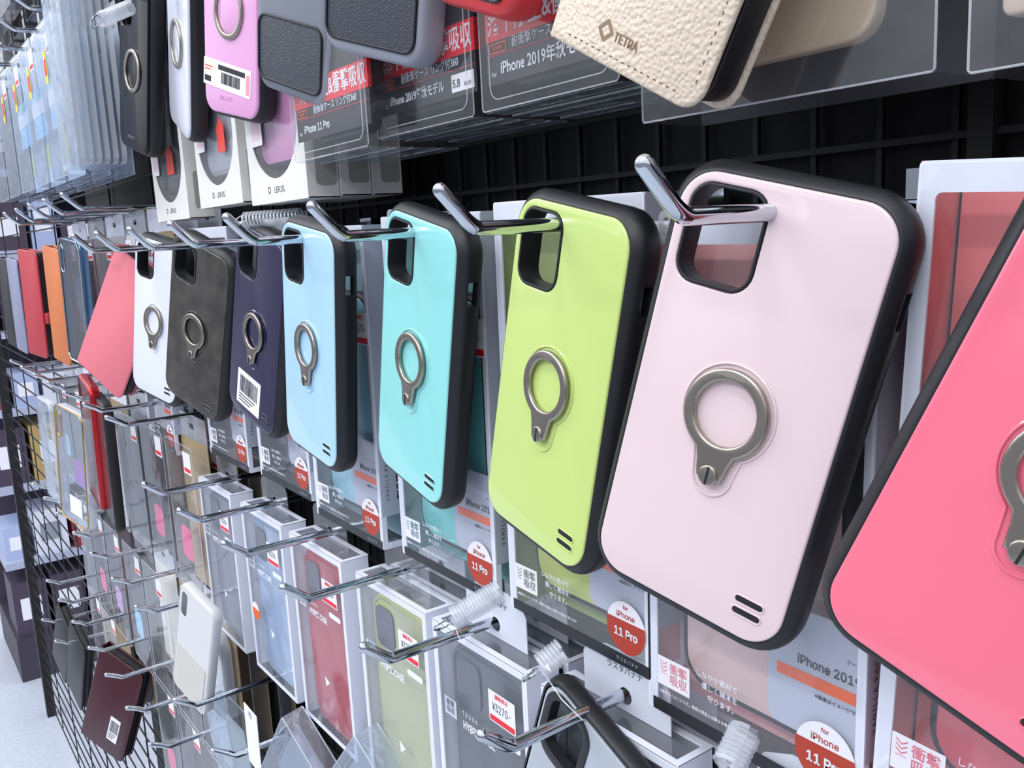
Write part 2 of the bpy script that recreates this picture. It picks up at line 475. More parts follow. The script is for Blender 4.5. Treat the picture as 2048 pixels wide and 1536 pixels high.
def uppers():
    a = (-9 * TS, 58 * TS)
    P = lambda A, r: pose_anchor(A, a, *r) @ TSM
    pk = pbr('orchid_pink_gloss', 'e3a3d2', .16, coat=.8, var=.012)
    t = oval_ring_case('pink', P((-82.8, -204.9, 213), (13.59, 1.78, 9.59)), 'orchid pink ring case with a white barcode sticker at the top', pk, pbr('rose_print', 'b26c98', .5))
    R = Matrix.Translation((-4, 0, -47)) @ Matrix.Rotation(math.radians(5), 4, 'Y')
    s = MB().plate([rr(-33, 33, -9.5, 9.5, .6, 2)], -2.9, -2.5).xf(R).build('price_sticker', PAPER, t, smooth=False)
    mb = MB().box(-12, 25, -3.05, -2.92, 3.6, 7).box(-31, -22, -3.05, -2.92, -7, -3)
    rnd = random.Random(5); x = -7
    while x < 18:
        b = rnd.choice((.4, .7, 1)); mb.box(x, x + b, -3.05, -2.92, -5.5, 2.2); x += b + rnd.choice((.4, .7))
    mb.xf(R).build('barcode', INK, s, smooth=False)
    MB().box(-31, -20, -3.05, -2.92, 3.4, 4.3).box(-31, -23, -3.05, -2.92, 1.2, 2.1).xf(R).build('orange_print', ORANGE, s, smooth=False)
    MB().box(27, 31.5, -3.05, -2.92, -7.5, 6).xf(R).build('pink_print', pbr('pink_sticker_print', 'f09aa8', .5), s, smooth=False)
    oval_ring_case('white', P((-194.4, -203.4, 213.6), (23.51, -.29, -5.15)), 'white glossy ring case between the orchid pink and black ones',
                   pbr('white_gloss_shell', 'e6e8f4', .15, coat=.7, var=.01))
    t = oval_ring_case('black', P((-311.6, -206.8, 212.6), (15.21, -1.46, 5.06)), 'glossy black ring case beside the stacked clear cases', BLACKGLOSS, pbr('silver_print', '9a9da8', .4))

def solid_case(M, label, body, window_h, window_mat, w=77., h=150., inset=4.):
    """thick one-colour case with a dark sliding card window near the bottom"""
    t = thing('phone_case', label, 'phone case', M, 'sample cases hanging along the top')
    def loop(off, y, r): return [(a, y, b) for a, b in rr(-w / 2 - off, w / 2 + off, -h / 2 - off, h / 2 + off, r, 8)]
    MB().loft([loop(-6, -3.2, 10), loop(-2.5, -2.6, 12), loop(-.6, -1, 13), loop(.6, 2, 14), loop(1.2, 6, 14.5), loop(1.0, 11, 14), loop(.2, 13.5, 13.5), loop(-2.2, 13.6, 12), loop(-2.4, 3, 12)], True, True).build('shell', body, t, ang=60)
    z0 = -h / 2 + inset + 2; z1 = z0 + window_h
    fr = MB().plate([rr(-w / 2 + inset, w / 2 - inset, z0, z1, 8), rr(-w / 2 + inset + 1.6, w / 2 - inset - 1.6, z0 + 1.6, z1 - 1.6, 6.6)], -4.4, -2.6, .5).build('card_window_frame', BLACK, t)
    MB().plate([rr(-w / 2 + inset + 1.5, w / 2 - inset - 1.5, z0 + 1.5, z1 - 1.5, 6.6)], -3.5, -2.7).build('card_window', window_mat, fr)
    return t
def uppers2():
    a = (-9 * TS, 58 * TS)
    win = pbr('dark_ribbed_window', '3c3f48', .22, coat=.5, bump=.5, bscale=900)
    solid_case(pose_anchor((22.8, -206.3, 210.7), a, 19.41, 6.13, 10.11) @ TSM, 'dark grey card-slot case beside the orchid pink one', pbr('slate_grey_plastic', '787d88', .4), 41, win)
    solid_case(pose_anchor((127.2, -208.6, 214.6), a, 17.94, 7.58, 14.64) @ TSM, 'light grey card-slot case, second of the three card-slot cases', pbr('silver_grey_plastic', '9a9da8', .4), 43, win)
    solid_case(pose_anchor((220.3, -211.2, 217.4), a, 19.78, 2.74, -5.77) @ TSM, 'red card-slot case with only its bottom edge in view', pbr('tomato_red_plastic', 'd6343a', .35), 41, win)
uppers(); uppers2()
def top_hooks():
    for x, w in ((349, 'cream leather folio'), (223, 'red card-slot case'), (130, 'light grey card-slot case'), (26, 'dark grey card-slot case'), (-80, 'orchid pink ring case'), (-191, 'white glossy ring case'), (-308, 'glossy black ring case')):
        hook(x, 217, 'chrome display hook holding the ' + w, 'hooks of the top row')
top_hooks()

# ------------------------------------------------------------------ folio cases
def stitches(w, h, inset, y, step=3.2, sides='bolr'):
    mb = MB(); x0, x1, z0, z1 = -w / 2 + inset, w / 2 - inset, -h / 2 + inset, h / 2 - inset
    n = int((x1 - x0 - 12) / step)
    for i in range(n + 1):
        x = x0 + 6 + i * step; mb.box(x - .8, x + .4, y - .12, y + .1, z0 - .22, z0 + .22)
    n = int((z1 - z0 - 12) / step)
    for i in range(n + 1):
        z = z0 + 6 + i * step; mb.box(x1 - .22, x1 + .22, y - .12, y + .1, z - .8, z + .4)
    return mb
def folio(M, label, leather, inner, w=76., h=150., gap=14., letter=None, group=None, stitch=True, edge=None, tray=None):
    t = thing('folio_case', label, 'phone case', M, group)
    def slab(y0, y1, mat, name):
        q = lambda o, y: [(a, y, b) for a, b in rr(-w / 2 + o, w / 2 - o, -h / 2 + o, h / 2 - o, [9, 3, 3, 9], 6)]
        th = y1 - y0
        return MB().loft([q(1.2, y0), q(.4, y0 + th * .14), q(0, y0 + th * .4), q(0, y0 + th * .6), q(.4, y0 + th * .86), q(1.2, y1)]).build(name, mat, t, ang=60)
    f = slab(0, 3.2, leather, 'front_cover')
    slab(gap + 3.2, gap + 6, edge or leather, 'back_cover')
    MB().plate([rr(-w / 2 + 3, w / 2 - 3, -h / 2 + 3, h / 2 - 3, 8)], 3.4, 6).build('inner_lining', inner, t)
    tr = tray or BLACK
    MB().plate([rr(-w / 2 + 2.5, w / 2 - 1.5, -h / 2 + 2, h / 2 - 2, 9)], 6.2, gap + 3.0, .8).build('phone_tray', tr, t)
    MB().plate([rr(-w / 2 - 1.2, -w / 2 + 1.6, -h / 2, h / 2, 1)], 1, gap + 5, .6).build('spine', leather, t)
    if stitch:
        stitches(w, h, 4.2, 0).build('stitching', pbr('brown_thread', '6b5547', .8), f, smooth=False)
    return t, f
def folios():
    cream = pbr('cream_grained_leather', 'dccbb6', .5, bump=.8, bscale=640, kind='vor', var=.05)
    A = (345.6, -211.5, 167.5)
    t, f = folio(pose_anchor(A, (-8 * TS, 60 * TS), 29.66, 1.25, 5.86) @ TSM, 'cream grained leather folio case with small brown stamp, hanging open', cream, BLACK, gap=17)
    text(f, 'TETRA', 6.4, -7, -.12, -64, pbr('brown_stamp', '8f7760', .7), bold=.12, sx=.85)
    MB().plate([rr(-3, 3, -3, 3, .8), rr(-1.6, 1.6, -1.6, 1.6, .4)], -.12, .1).xf(Matrix.Translation((-11.5, 0, -63.6)) @ Matrix.Rotation(math.radians(45), 4, 'Y')).build('stamped_mark', pbr('brown_stamp', '8f7760', .7), f, smooth=False)
    salmon = pbr('salmon_leather', 'dc7480', .5, bump=.15, bscale=1200, var=.03)
    folio(pose_anchor((-439.2, -203.9, -14.2), (-8, 62), 33.8, -1.34, 25.99), 'salmon pink folio case hanging beside the white ring case', salmon, BLACK, 74, 145, 12, stitch=False, edge=pbr('dark_rose_edge', 'b5525f', .5))
folios()

# ================================================================== packed ring cases (the row behind)
def chevrons(x, z, s):
    mb = MB()
    for k in range(3):
        zz = z - k * s * .42
        mb.add([(x, 0, zz), (x + s * .5, 0, zz - s * .36), (x + s, 0, zz), (x + s, 0, zz - s * .14), (x + s * .5, 0, zz - s * .5), (x, 0, zz - s * .14)], [(0, 1, 4, 5), (1, 2, 3, 4)])
    mb.box(x, x + s, -.02, .02, z - s * 1.5, z - s * 1.44)
    return mb
PKW, PKH, PKD = 103., 208., 22.
def packed_case(t, cx, cz, y, bumper_mat, panel_mat, w=71., h=144., name='packed_case'):
    c = MB()
    def loop(off, yy, r=12.): return [(a + cx, yy, b + cz) for a, b in rr(-w / 2 - off, w / 2 + off, -h / 2 - off, h / 2 + off, r + off, 6)]
    b = c.loft([loop(.6, y - 1.3), loop(2.4, y - 1.0), loop(3.4, y + .6), loop(3.6, y + 4), loop(3, y + 9)]).build(name, bumper_mat, t, ang=50)
    MB().plate([rr(cx - w / 2, cx + w / 2, cz - h / 2, cz + h / 2, 12), [(a + cx, q + cz) for a, q in rr(-31, -4, 36, 67, 7)]], y - 1.9, y - .9, .45).build('case_panel', panel_mat, b, ang=60)
    return b
def ring_package(key, x0, ztop, y, rho, label, body, lining):
    """white framed window carton with the same case inside, grey information card, round model sticker"""
    t = thing('case_package', label, 'package', pose(x0, y, ztop, rho), 'packed ring cases behind the samples')
    outer = rr(0, PKW, -PKH, 0, 1.5, 3)
    MB().plate([outer, rr(5.5, PKW - 3.5, -PKH + 3, -9, 2, 3)], 0, .8).build('window_frame', WHITE, t, smooth=False)
    MB().plate([rr(0, 1.2, -PKH, 0, .3, 2)], .8, PKD).build('side_panel', lining, t, smooth=False)  # the lining's reflection on this inner wall is put into its colour
    sp = MB().box(PKW - 1, PKW, .8, PKD, -186, 0).build('side_panel', pbr('pale_grey_card', 'b4bacb', .5), t, smooth=False)
    MB().box(PKW - 1, PKW, .8, 3.5, -PKH, -186).box(PKW - 1, PKW, PKD - 3, PKD, -PKH, -186).box(PKW - 1, PKW, 3.5, PKD - 3, -PKH, -PKH + 4).build('side_window_frame', WHITE, t, smooth=False)
    M = Matrix.Translation((PKW + .05, PKD * .5, 0)) @ Matrix.Rotation(math.radians(90), 4, 'Z')
    mb = MB().mesh(text_mb('BUMPER CASE', 8.5, 0, 0, 0, align='LEFT', bold=.25, rot=90)); mb.xf(M @ Matrix.Translation((3.5, 0, -176))).build('lettering', INK, sp, smooth=False)
    mb = MB().mesh(text_mb('VANILLA PACK', 4.5, 0, 0, 0, align='LEFT', rot=90, space=1.3)); mb.xf(M @ Matrix.Translation((-5.5, 0, -176))).build('lettering', pbr('grey_ink', '5a5e6a', .6), sp, smooth=False)
    MB().box(1, PKW - 1, .9, PKD, -PKH, -PKH + .8).build('base_panel', CLEARBOX, t, smooth=False)
    if key in ('pink', 'teal', 'sky'): MB().plate([rr(9, 17, -5, 4, 3), circ(13, 0, 1.6, 12)], -.5, -.1).build('clear_tab', CLEARTUBE, t, smooth=False)
    b = MB().box(3, PKW - 1, -.25, .15, -PKH, -PKH + 5.5).build('bottom_band', BLKCARD, t, smooth=False)
    text(b, 'ラスタバナナ', 2.4, PKW - 22, -.3, -PKH + 2.7, pbr('grey_ink_light', '9a9da8', .6))
    MB().box(2.5, PKW - 1, PKD - 1, PKD - .4, -PKH + 1, -1).build('backing_card', lining, t, smooth=False)
    packed_case(t, 52, -118, 8.5, BLACK, body)
    w = MB().plate([rr(1, PKW - 1, -PKH + 1, -1, 1)], -.12, -.02).build('clear_window', CLEAR, t, smooth=False)
    # information card
    lc = MB().plate([rr(62, PKW - 1, -186, -138, [1, 4, 5, 1], 4)], 1.4, 1.9).build('information_card', GREYCARD, t, smooth=False)
    text(lc, 'iPhone 2019', 6.6, PKW - 2.5, 1.3, -157, INK, align='RIGHT', bold=.1, sx=.92)
    text(lc, 'ケース', 2.0, PKW - 2.5, 1.3, -151, INK, align='RIGHT')
    MB().box(66, PKW - 1.2, 1.25, 1.38, -166, -161.5).build('orange_stripe', ORANGE, lc, smooth=False)
    text(lc, '※画像はイメージです', 1.9, PKW - 2.5, 1.3, -168.8, INK, align='RIGHT')
    # round sticker
    st = MB().plate([circ(88, -189, 12.3, 40)], -.45, -.2).build('model_sticker', PAPER, t, smooth=False)
    lower = [(88 + 12.3 * math.cos(math.radians(a)), -189 + 12.3 * math.sin(math.radians(a))) for a in range(-195, 16, 6)]
    MB().plate([lower], -.55, -.45).build('rust_half', DKRED, st, smooth=False)
    text(st, 'for', 3.4, 88, -.6, -179.4, DKRED, align='CENTER')
    text(st, 'iPhone', 5.2, 88, -.6, -183.2, DKRED, align='CENTER')
    text(st, '11 Pro', 7.6, 88, -.65, -191.6, WINK, align='CENTER', bold=.22, sx=.9)
    # shock absorbing mark and text printed on the window
    jp = MB().plate([rr(6, 24, -195, -182, .3, 2)], -.35, -.15).build('printed_mark', PAPER, t, smooth=False)
    pr = pbr('mark_ink_' + key, MARK.get(key, '6f7484'), .6)
    chevrons(7.5, -183.5, 4).xf(Matrix.Translation((0, -.4, 0))).build('chevrons', pr, jp, smooth=False)
    text(jp, '衝撃\n吸収', 5.0, 12.8, -.42, -188.6, pr, bold=.05)
    for k, s in enumerate(('しなやか素材で', '優しく端末を', '守ります。')):
        text(t, s, 3.1, 49, -.2, -181.5 - 4.6 * k, WINK, align='RIGHT')
    text(t, '※画像はイメージです。実際の商品とは異なる場合があります', 1.7, 7, -.2, -198.2, WINK)
    return t
MARK = {'pink': 'd98a96', 'coral': 'd97a8a', 'lime': '7f8a7c', 'teal': '6f8f98', 'sky': '7f8a98'}
def price(t, x0, x1, z0, z1, s, y=-.45, size=None):
    p = MB().plate([rr(x0, x1, z0, z1, .4, 2)], y, y + .2).build('price_sticker', PAPER, t, smooth=False)
    w, h = x1 - x0, z1 - z0
    MB().box(x0 + .8, x1 - .8, y - .1, y, z0 + .8, z0 + h * .22).build('red_bar', RED, p, smooth=False)
    text(p, '価格表示', h * .17, x0 + w * .5, y - .1, z1 - h * .14, RED, align='CENTER')
    text(p, s, size or h * .5, x0 + w * .5, y - .1, z0 + h * .52, pbr('grey_ink', '5a5e6a', .6), align='CENTER', sx=.72)
    return p
def packages():
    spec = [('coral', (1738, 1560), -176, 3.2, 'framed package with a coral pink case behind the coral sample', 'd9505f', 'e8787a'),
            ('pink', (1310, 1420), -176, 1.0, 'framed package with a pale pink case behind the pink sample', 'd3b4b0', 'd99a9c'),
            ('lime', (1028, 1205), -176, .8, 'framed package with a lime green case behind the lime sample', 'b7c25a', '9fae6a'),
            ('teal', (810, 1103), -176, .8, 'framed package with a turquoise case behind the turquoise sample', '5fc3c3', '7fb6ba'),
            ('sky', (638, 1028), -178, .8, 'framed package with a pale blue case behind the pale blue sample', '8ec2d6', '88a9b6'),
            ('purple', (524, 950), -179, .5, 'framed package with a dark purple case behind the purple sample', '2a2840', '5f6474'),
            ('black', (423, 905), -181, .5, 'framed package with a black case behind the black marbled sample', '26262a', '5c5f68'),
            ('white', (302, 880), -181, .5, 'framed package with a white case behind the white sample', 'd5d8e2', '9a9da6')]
    for key, px, y, rho, label, c, l in spec:
        p = at(px[0], px[1], y)
        ztop = {'coral': 18, 'pink': 5, 'lime': 18, 'teal': 16}.get(key, p.z + PKH)
        x0 = p.x
        if key == 'coral': x0 = 375
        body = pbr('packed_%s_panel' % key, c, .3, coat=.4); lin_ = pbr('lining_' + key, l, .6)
        t = ring_package(key, x0, ztop, y, rho, label, body, lin_)
        if key in ('teal', 'pink', 'sky'): price(t, 80, 102.5, *((-46, -26) if key == 'pink' else (-74, -54)), '¥3270-')
packages()

# ================================================================== cartons of hybrid cases (lower row)
BW, BH, BD = 91., 152., 22.
def carton(x0, ztop, y, label, key, body, rim, extras=True, rho=0., lean=0.):
    t = thing('case_carton', label, 'carton', pose(x0, y, ztop, rho, lean), 'white framed cartons on the lower hooks')
    MB().plate([rr(0, BW, -BH, 0, .6, 2), rr(4.2, BW - 4.2, -BH + 3, -4.5, 1, 2)], 0, .8).build('window_frame', WHITE, t, smooth=False)
    MB().box(BW - .9, BW, .8, BD, -BH, 0).build('side_panel', WHITE, t, smooth=False)
    MB().box(0, .9, .8, BD, -BH, 0).build('side_panel', WHITE, t, smooth=False)
    MB().box(0, BW, BD - .8, BD, -BH, 0).build('back_panel', pbr('carton_back', '8b909c', .6), t, smooth=False)
    MB().box(0, BW, .8, BD, -BH, -BH + .8).build('base_panel', CLEARBOX, t, smooth=False)
    MB().plate([rr(0, BW, 0, BD, .5, 2), rr(3.5, BW - 3.5, 3.5, BD - 3.5, .5, 2)], -.3, .3).xf(Matrix.Rotation(math.radians(-90), 4, 'X') @ Matrix.Translation((0, 0, -BD)) if False else Matrix(((1, 0, 0, 0), (0, 0, 1, 0), (0, 1, 0, 0), (0, 0, 0, 1)))).build('top_rim', WHITE, t, smooth=False)
    MB().box(2, BW - 2, 2, BD - 2, -.3, -.1).build('clear_top', CLEARBOX, t, smooth=False)
    tb = MB().plate([[(17, 0), (74, 0), (74, 20), (71, 24), (58, 29), (33, 29), (20, 24), (17, 20)], circ(45.5, 7.5, 4.2, 20)], BD - 8, BD - 7.4).build('hang_tab', pbr('frosted_tab', 'd5d9e4', .4) if extras else CLEARBOX, t, smooth=False)
    if extras: text(tb, 'ラスタバナナ', 4.0, 45.5, BD - 8.1, 20, pbr('grey_ink', '5a5e6a', .6), align='CENTER')
    packed_case(t, 46, -80, 7, rim, body, 66, 134)
    MB().plate([rr(16, 40, -46, -18, 6)], 4.6, 6.0).build('camera_window', pbr('dark_camera_card', '4a4e5a', .3), t)
    MB().plate([rr(1, BW - 1, -BH + 1, -1, 1)], -.14, -.04).build('clear_window', CLEAR, t, smooth=False)
    text(t, 'TOUGH', 5.2, 28, -.2, -47.5, WINK, space=2.1, sx=.6)
    text(t, 'HYBRID CASE', 9.2, 28, -.2, -54.5, WINK, sx=.72, bold=.2)
    mk = MB().plate([rr(9, 21.5, -55, -44, .3, 2)], -.25, -.15).build('printed_mark', pbr('pale_print', 'bfc6d2', .6), t, smooth=False)
    text(mk, '衝撃\n吸収', 4.4, 10.8, -.3, -49.4, pbr('grey_ink', '5a5e6a', .6))
    MB().plate([rr(64, 83, -48.6, -44.6, 2)], -.25, -.15).build('printed_badge', WINK, t, smooth=False)
    price(t, 56, 80, -39, -21, '¥3270-')
    MB().add([(46, -.2, -102), (54, -.2, -105), (47, -.2, -110)], [(0, 1, 2)]).build('printed_arrow', WINK, t, smooth=False)
    return t
def cartons():
    z = -216.5; y = -186
    C = {'g1': ('6c727e', '575c66'), 'blue': ('93a9c9', '7f93b0'), 'red': ('a92536', 'a92536'), 'olive': ('a9ae86', 'b9bf78'), 'dark': ('3b414b', '50565f'), 'd2': ('5a616b', '3a3e46')}
    lst = [(-350, 'grey', 'g1', 'white framed carton with a grey case at the left end of the cartons'),
           (-232, 'blue', 'blue', 'white framed carton with a light blue case'),
           (-124, 'red', 'red', 'white framed carton with a red case'),
           (-10, 'olive', 'olive', 'white framed carton with an olive yellow case'),
           (89, 'dark', 'dark', 'white framed carton with a dark grey case and clear price sticker'),
           (192, 'slate', 'd2', 'white framed carton behind the grey sample case at the bottom')]
    for x, k, c, lab in lst:
        t = carton(x, z, y, lab, k, pbr('carton_%s_panel' % k, C[c][0], .35, coat=.3), pbr('carton_%s_rim' % k, C[c][1], .4), extras=x > 0)
        if k == 'blue':
            s = MB().plate([circ(13, -96, 8, 28)], -.3, -.16).build('model_sticker', ORANGE, t, smooth=False)
            MB().plate([[(13 + 8 * math.cos(math.radians(a)), -96 + 8 * math.sin(math.radians(a))) for a in range(12, 169, 8)]], -.4, -.3).build('white_half', PAPER, s, smooth=False)
    carton(297, z - 6, y - 2, 'white framed carton under the pink package at the bottom edge', 'slate2', pbr('carton_slate_panel', '5a616b'), pbr('carton_slate_rim', '3a3e46'))
    for x, lab in ((-8, 'second carton behind the olive yellow one'), (92, 'second carton behind the dark grey one'), (196, 'second carton behind the one under the grey sample')):
        carton(x, z - 1, y + BD + 3, lab, 'back', pbr('carton_slate_panel', '5a616b'), pbr('carton_slate_rim', '3a3e46'))
    # grey sample case in front
    M = pose_anchor((232.7, -196.2, -221.2), (-9, 60), 22.37, .33, -1.72)
    t = thing('phone_case', 'pale grey sample case with black bumper hanging at the bottom edge', 'phone case', M)
    bumper_mb(73, 146, 13, 9, flare=2.4).build('bumper', BLACK, t, ang=50)
    hl = rr(-31, -3, 33, 69, 10)
    MB().plate([rr(-35, 35, -71.5, 71.5, 11), hl], -.8, .8, .5).build('back_panel', pbr('pale_grey_panel', 'a9b0b8', .25, coat=.4), t, ang=60)
    MB().plate([rr(-33.5, -.5, 30.5, 71, 12), rr(-29, -5, 35, 67, 8)], -1.4, 5, .6).build('camera_opening_rim', BLACK, t, ang=50)
cartons()

# ================================================================== blister boxes with red and black cards (top row)
def blister_box(x0, z0, y, w, label, model, head, size, inner_mat, red_edge=False, box58=False, sd=12.):
    h, d = 190., 62.
    t = thing('blister_box', label, 'package', W_M(x0, y, z0), 'red and black card packs in the top row')
    c = MB().box(1, w - 1, 3.2, 3.8, 12 if not red_edge else 8, h - 2).box(w - 1.6, w - 1, 3.8, sd, 12, h - 2).build('printed_card', BLKCARD, t, smooth=False)
    rb = MB().box(1.2, w - 1.2, 2.9, 3.15, 31.2, 46)
    rb.box(w - 1.0, w - .8, 3.2, sd, 31.2, 46).build('red_band', RED, c, smooth=False)
    text(c, head, 12.4, w - 3, 2.75, 38.4, WINK, align='RIGHT', sx=.82, bold=.15)
    text(c, '耐衝撃ケース リング付360', 5.6, w - 16, 2.95, 28.3, WINK, align='RIGHT', sx=.86)
    og = MB().plate([rr(4, 17, 25.6, 30, .4, 2), rr(4.5, 16.5, 26.1, 29.5, .3, 2)], 2.9, 3.1).build('orange_badge', ORANGE, c, smooth=False)
    text(og, 'TOUGH', 2.9, 10.5, 2.85, 27.8, ORANGE, align='CENTER', bold=.1)
    MB().box(1.5, w - 1.5, 2.95, 3.1, 24.6, 25.0).box(1.5, w - 1.5, 2.95, 3.1, 32 - 1.0, 31.2).build('red_rule', pbr('rose_red_rule', 'c62a4a', .5), c, smooth=False)
    text(c, 'for', 4.2, 5, 2.9, 16.5, WINK)
    text(c, model, size, 12, 2.9, 18.4, WINK, bold=.12, sx=.9)
    if box58:
        b5 = MB().box(w - 23, w - 3, 2.9, 3.1, 14.2, 22.6).build('size_box', PAPER, c, smooth=False)
        text(b5, '5.8', 7.4, w - 22, 2.8, 18.2, INK, bold=.1, sx=.85); text(b5, 'inch', 4.4, w - 11.5, 2.8, 17.2, INK)
    packed_case(t, w / 2, 88, 9, BLACK, inner_mat, 72, 150)
    # the moulded plastic: front sheet, sides, base, and the raised tray line
    MB().plate([rr(0, w, 0, h, 2, 3)], 0, .3).box(0, .3, .3, d, 0, h).box(w - .3, w, .3, d, 0, h).build('clear_front', SHEET, t, smooth=False)
    for k in range(4):
        MB().box(.4, w - .4, 2 + k * 15, 13 + k * 15, -.4 - .7 * (k % 2), 0).build('clear_base', BLISTER, t, smooth=False)
    line = [(p[0], -.15, p[1]) for p in rr(7.5, w - 5, 4.5, h - 6, 6)]
    MB().tube(line, .32, 6, closed=True).build('moulded_edge', CLEARTUBE, t)
    MB().tube([(.2, 0, h), (.2, 0, 1.5), (1.5, 0, .2), (w - 1.5, 0, .2), (w - .2, 0, 1.5), (w - .2, 0, h)], .35, 6).build('folded_edge', CLEARTUBE, t)
    return t
def blisters():
    inn = pbr('dark_card_case', '2c2d33', .3, coat=.3); rd = pbr('crimson_card_case', '8d2434', .3, coat=.3)
    blister_box(at(590, 325, -197).x, 53, -197, 100, 'clear box with black and red card reading 11 Pro', 'iPhone 11 Pro', '落下防止&衝撃吸収', 8.6, inn, sd=5.)
    blister_box(55, 59, -180, 98, 'clear box with black and red card and a white 5.8 inch label', 'iPhone 2019年秋モデル', '落下防止&衝撃吸収', 6.2, inn, box58=True)
    blister_box(160, 59.5, -180, 94, 'clear box with black and red card nearest the cream folio', 'iPhone 2019年秋モデル', '落下防止&衝撃吸収', 7.4, rd)
blisters()

# ------------------------------------------------------------------ clear packs with beige folios (top right)
def folio_pack(x0, z0, y, w, label, leather, d=30., h=190.):
    t = thing('blister_box', label, 'package', W_M(x0, y, z0), 'clear packs with folios in the top row')
    MB().plate([rr(6, w - 22, 14, 150, [3, 3, 3, 10])], 5, 12, 1.2).build('packed_folio', leather, t)
    MB().plate([rr(0, w, 0, h, 2, 3)], 0, .3).box(0, .3, .3, d, 0, h).box(w - .3, w, .3, d, 0, h).box(0, w, 0, d, 0, .4).build('clear_shell', SHEET, t, smooth=False)
    MB().plate([rr(0, w, 0, h, 2, 3)], d - .6, d).build('backing_sheet', pbr('grey_backing', '2d2d33', .5), t, smooth=False)
    MB().tube([(.2, 0, h), (.2, 0, 1), (1, 0, .2), (w - 1, 0, .2), (w - .2, 0, 1), (w - .2, 0, h)], .4, 6).build('folded_edge', CLEARTUBE, t)
    return t
def foliopacks():
    bl = pbr('beige_leather', 'b8a58c', .55, bump=.3, bscale=700)
    folio_pack(264, 42, -178, 116, 'clear pack with a beige folio behind the cream leather folio', bl, 34)
    folio_pack(388, 40, -176, 108, 'clear pack with a pale beige folio cut off at the top right', pbr('pale_beige_leather', 'c3b2a0', .5), 34)
foliopacks()

# ================================================================== white boxes with oval window (top row)
def window_box(x0, z0, y, label, inner, bumper, letters=True, w=100., h=190., d=22., extra=()):
    t = thing('window_box', label, 'package', W_M(x0, y, z0), 'white window boxes in the top row')
    win = [(8, h - 12), (8, 70)] + [(50 + 42 * math.cos(math.radians(a)), 54 + 38 * math.sin(math.radians(a))) for a in range(180, 361, 10)] + [(92, 70), (92, h - 12)]
    MB().plate([rr(0, w, 0, h, .6, 2), win], 0, .8).build('front_panel', WHITE2, t, smooth=False)
    # side with a thumb notch
    side = [(0.8, 0), (d, 0), (d, h), (0.8, h)]
    notch = rr(d * .28, d * .95, 8, 40, 3, 3)
    Ms = Matrix.Translation((w, 0, 0)) @ Matrix.Rotation(math.radians(90), 4, 'Z')
    MB().plate([side], 0, .8).xf(Ms).build('side_panel', WHITE2, t, smooth=False)
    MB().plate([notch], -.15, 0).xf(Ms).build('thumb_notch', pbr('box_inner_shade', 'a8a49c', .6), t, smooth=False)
    MB().box(0, .8, .8, d, 0, h).build('side_panel', WHITE2, t, smooth=False)
    MB().box(0, w, .8, d, 0, .8).build('base_panel', WHITE2, t, smooth=False)
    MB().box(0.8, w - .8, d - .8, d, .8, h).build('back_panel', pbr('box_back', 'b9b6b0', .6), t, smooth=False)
    if inner:
        packed_case(t, 52, 100, 6, bumper, inner, 70, 146)
    MB().plate([win], 1.0, 1.2).build('clear_window', CLEARBOX, t, smooth=False)
    if letters:
        text(t, 'LEPLUS.', 8, 54, -.1, 8.6, pbr('grey_print', '55555a', .6), align='CENTER', sx=.85)
        MB().plate([circ(35.5, 8.8, 2.5, 20), circ(35.5, 8.8, 1.6, 20)], -.12, 0).build('printed_emblem', pbr('grey_print', '55555a', .6), t, smooth=False)
    return t
def price_card(t, x0, x1, z0, z1, y=-.4):
    p = MB().plate([rr(x0, x1, z0, z1, 1.5, 3)], y, y + .3).build('price_sticker', PAPER, t, smooth=False)
    MB().plate([rr(x0 + 3, x1 - 3, z0 + 4, z1 - 4, 1, 2)], y - .1, y).build('pink_print', pbr('pale_pink_print', 'e8cdd2', .6), p, smooth=False)
    return p
def windowboxes():
    y = -188
    xs = [at(505, 412, y).x, at(402, 418, y).x, at(316, 445, y).x]
    z = [at(505, 412, y).z, at(402, 418, y).z, at(316, 445, y).z]
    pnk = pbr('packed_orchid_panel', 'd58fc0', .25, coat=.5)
    t = window_box(xs[0], z[0], y, 'white window box with an orchid pink case showing inside', pnk, BLACK, extra=())
    price_card(t, 9, 31, 40, 64)
    t = window_box(xs[1], z[1], y, 'white window box with a clear case, between the other two', pbr('pale_clear_card', 'a8acb8', .4), MILKY)
    price_card(t, 6, 26, 44, 66)
    g = MB().plate([[(58, 40), (74, 40), (74, 58), (66, 66), (58, 58)]], -.3, -.1).build('red_house_sticker', pbr('bright_red_sticker', 'f05048', .5), t, smooth=False)
    t = window_box(xs[2], z[2], y, 'white window box with a black case at the left end', BLACKGLOSS, BLACK)
    price_card(t, 3, 24, 42, 64)
    MB().plate([[(50, 40), (70, 40), (70, 58), (60, 66), (50, 58)]], -.3, -.1).build('red_house_sticker', pbr('bright_red_sticker', 'f05048', .5), t, smooth=False)
    for k in (1, 2):
        window_box(xs[0] + 1 * k, z[0] + 1, y + 23 * k, 'plain white box stacked %s the orchid pink window box' % ('directly behind' if k == 1 else 'two places behind'), None, None, letters=False)
windowboxes()

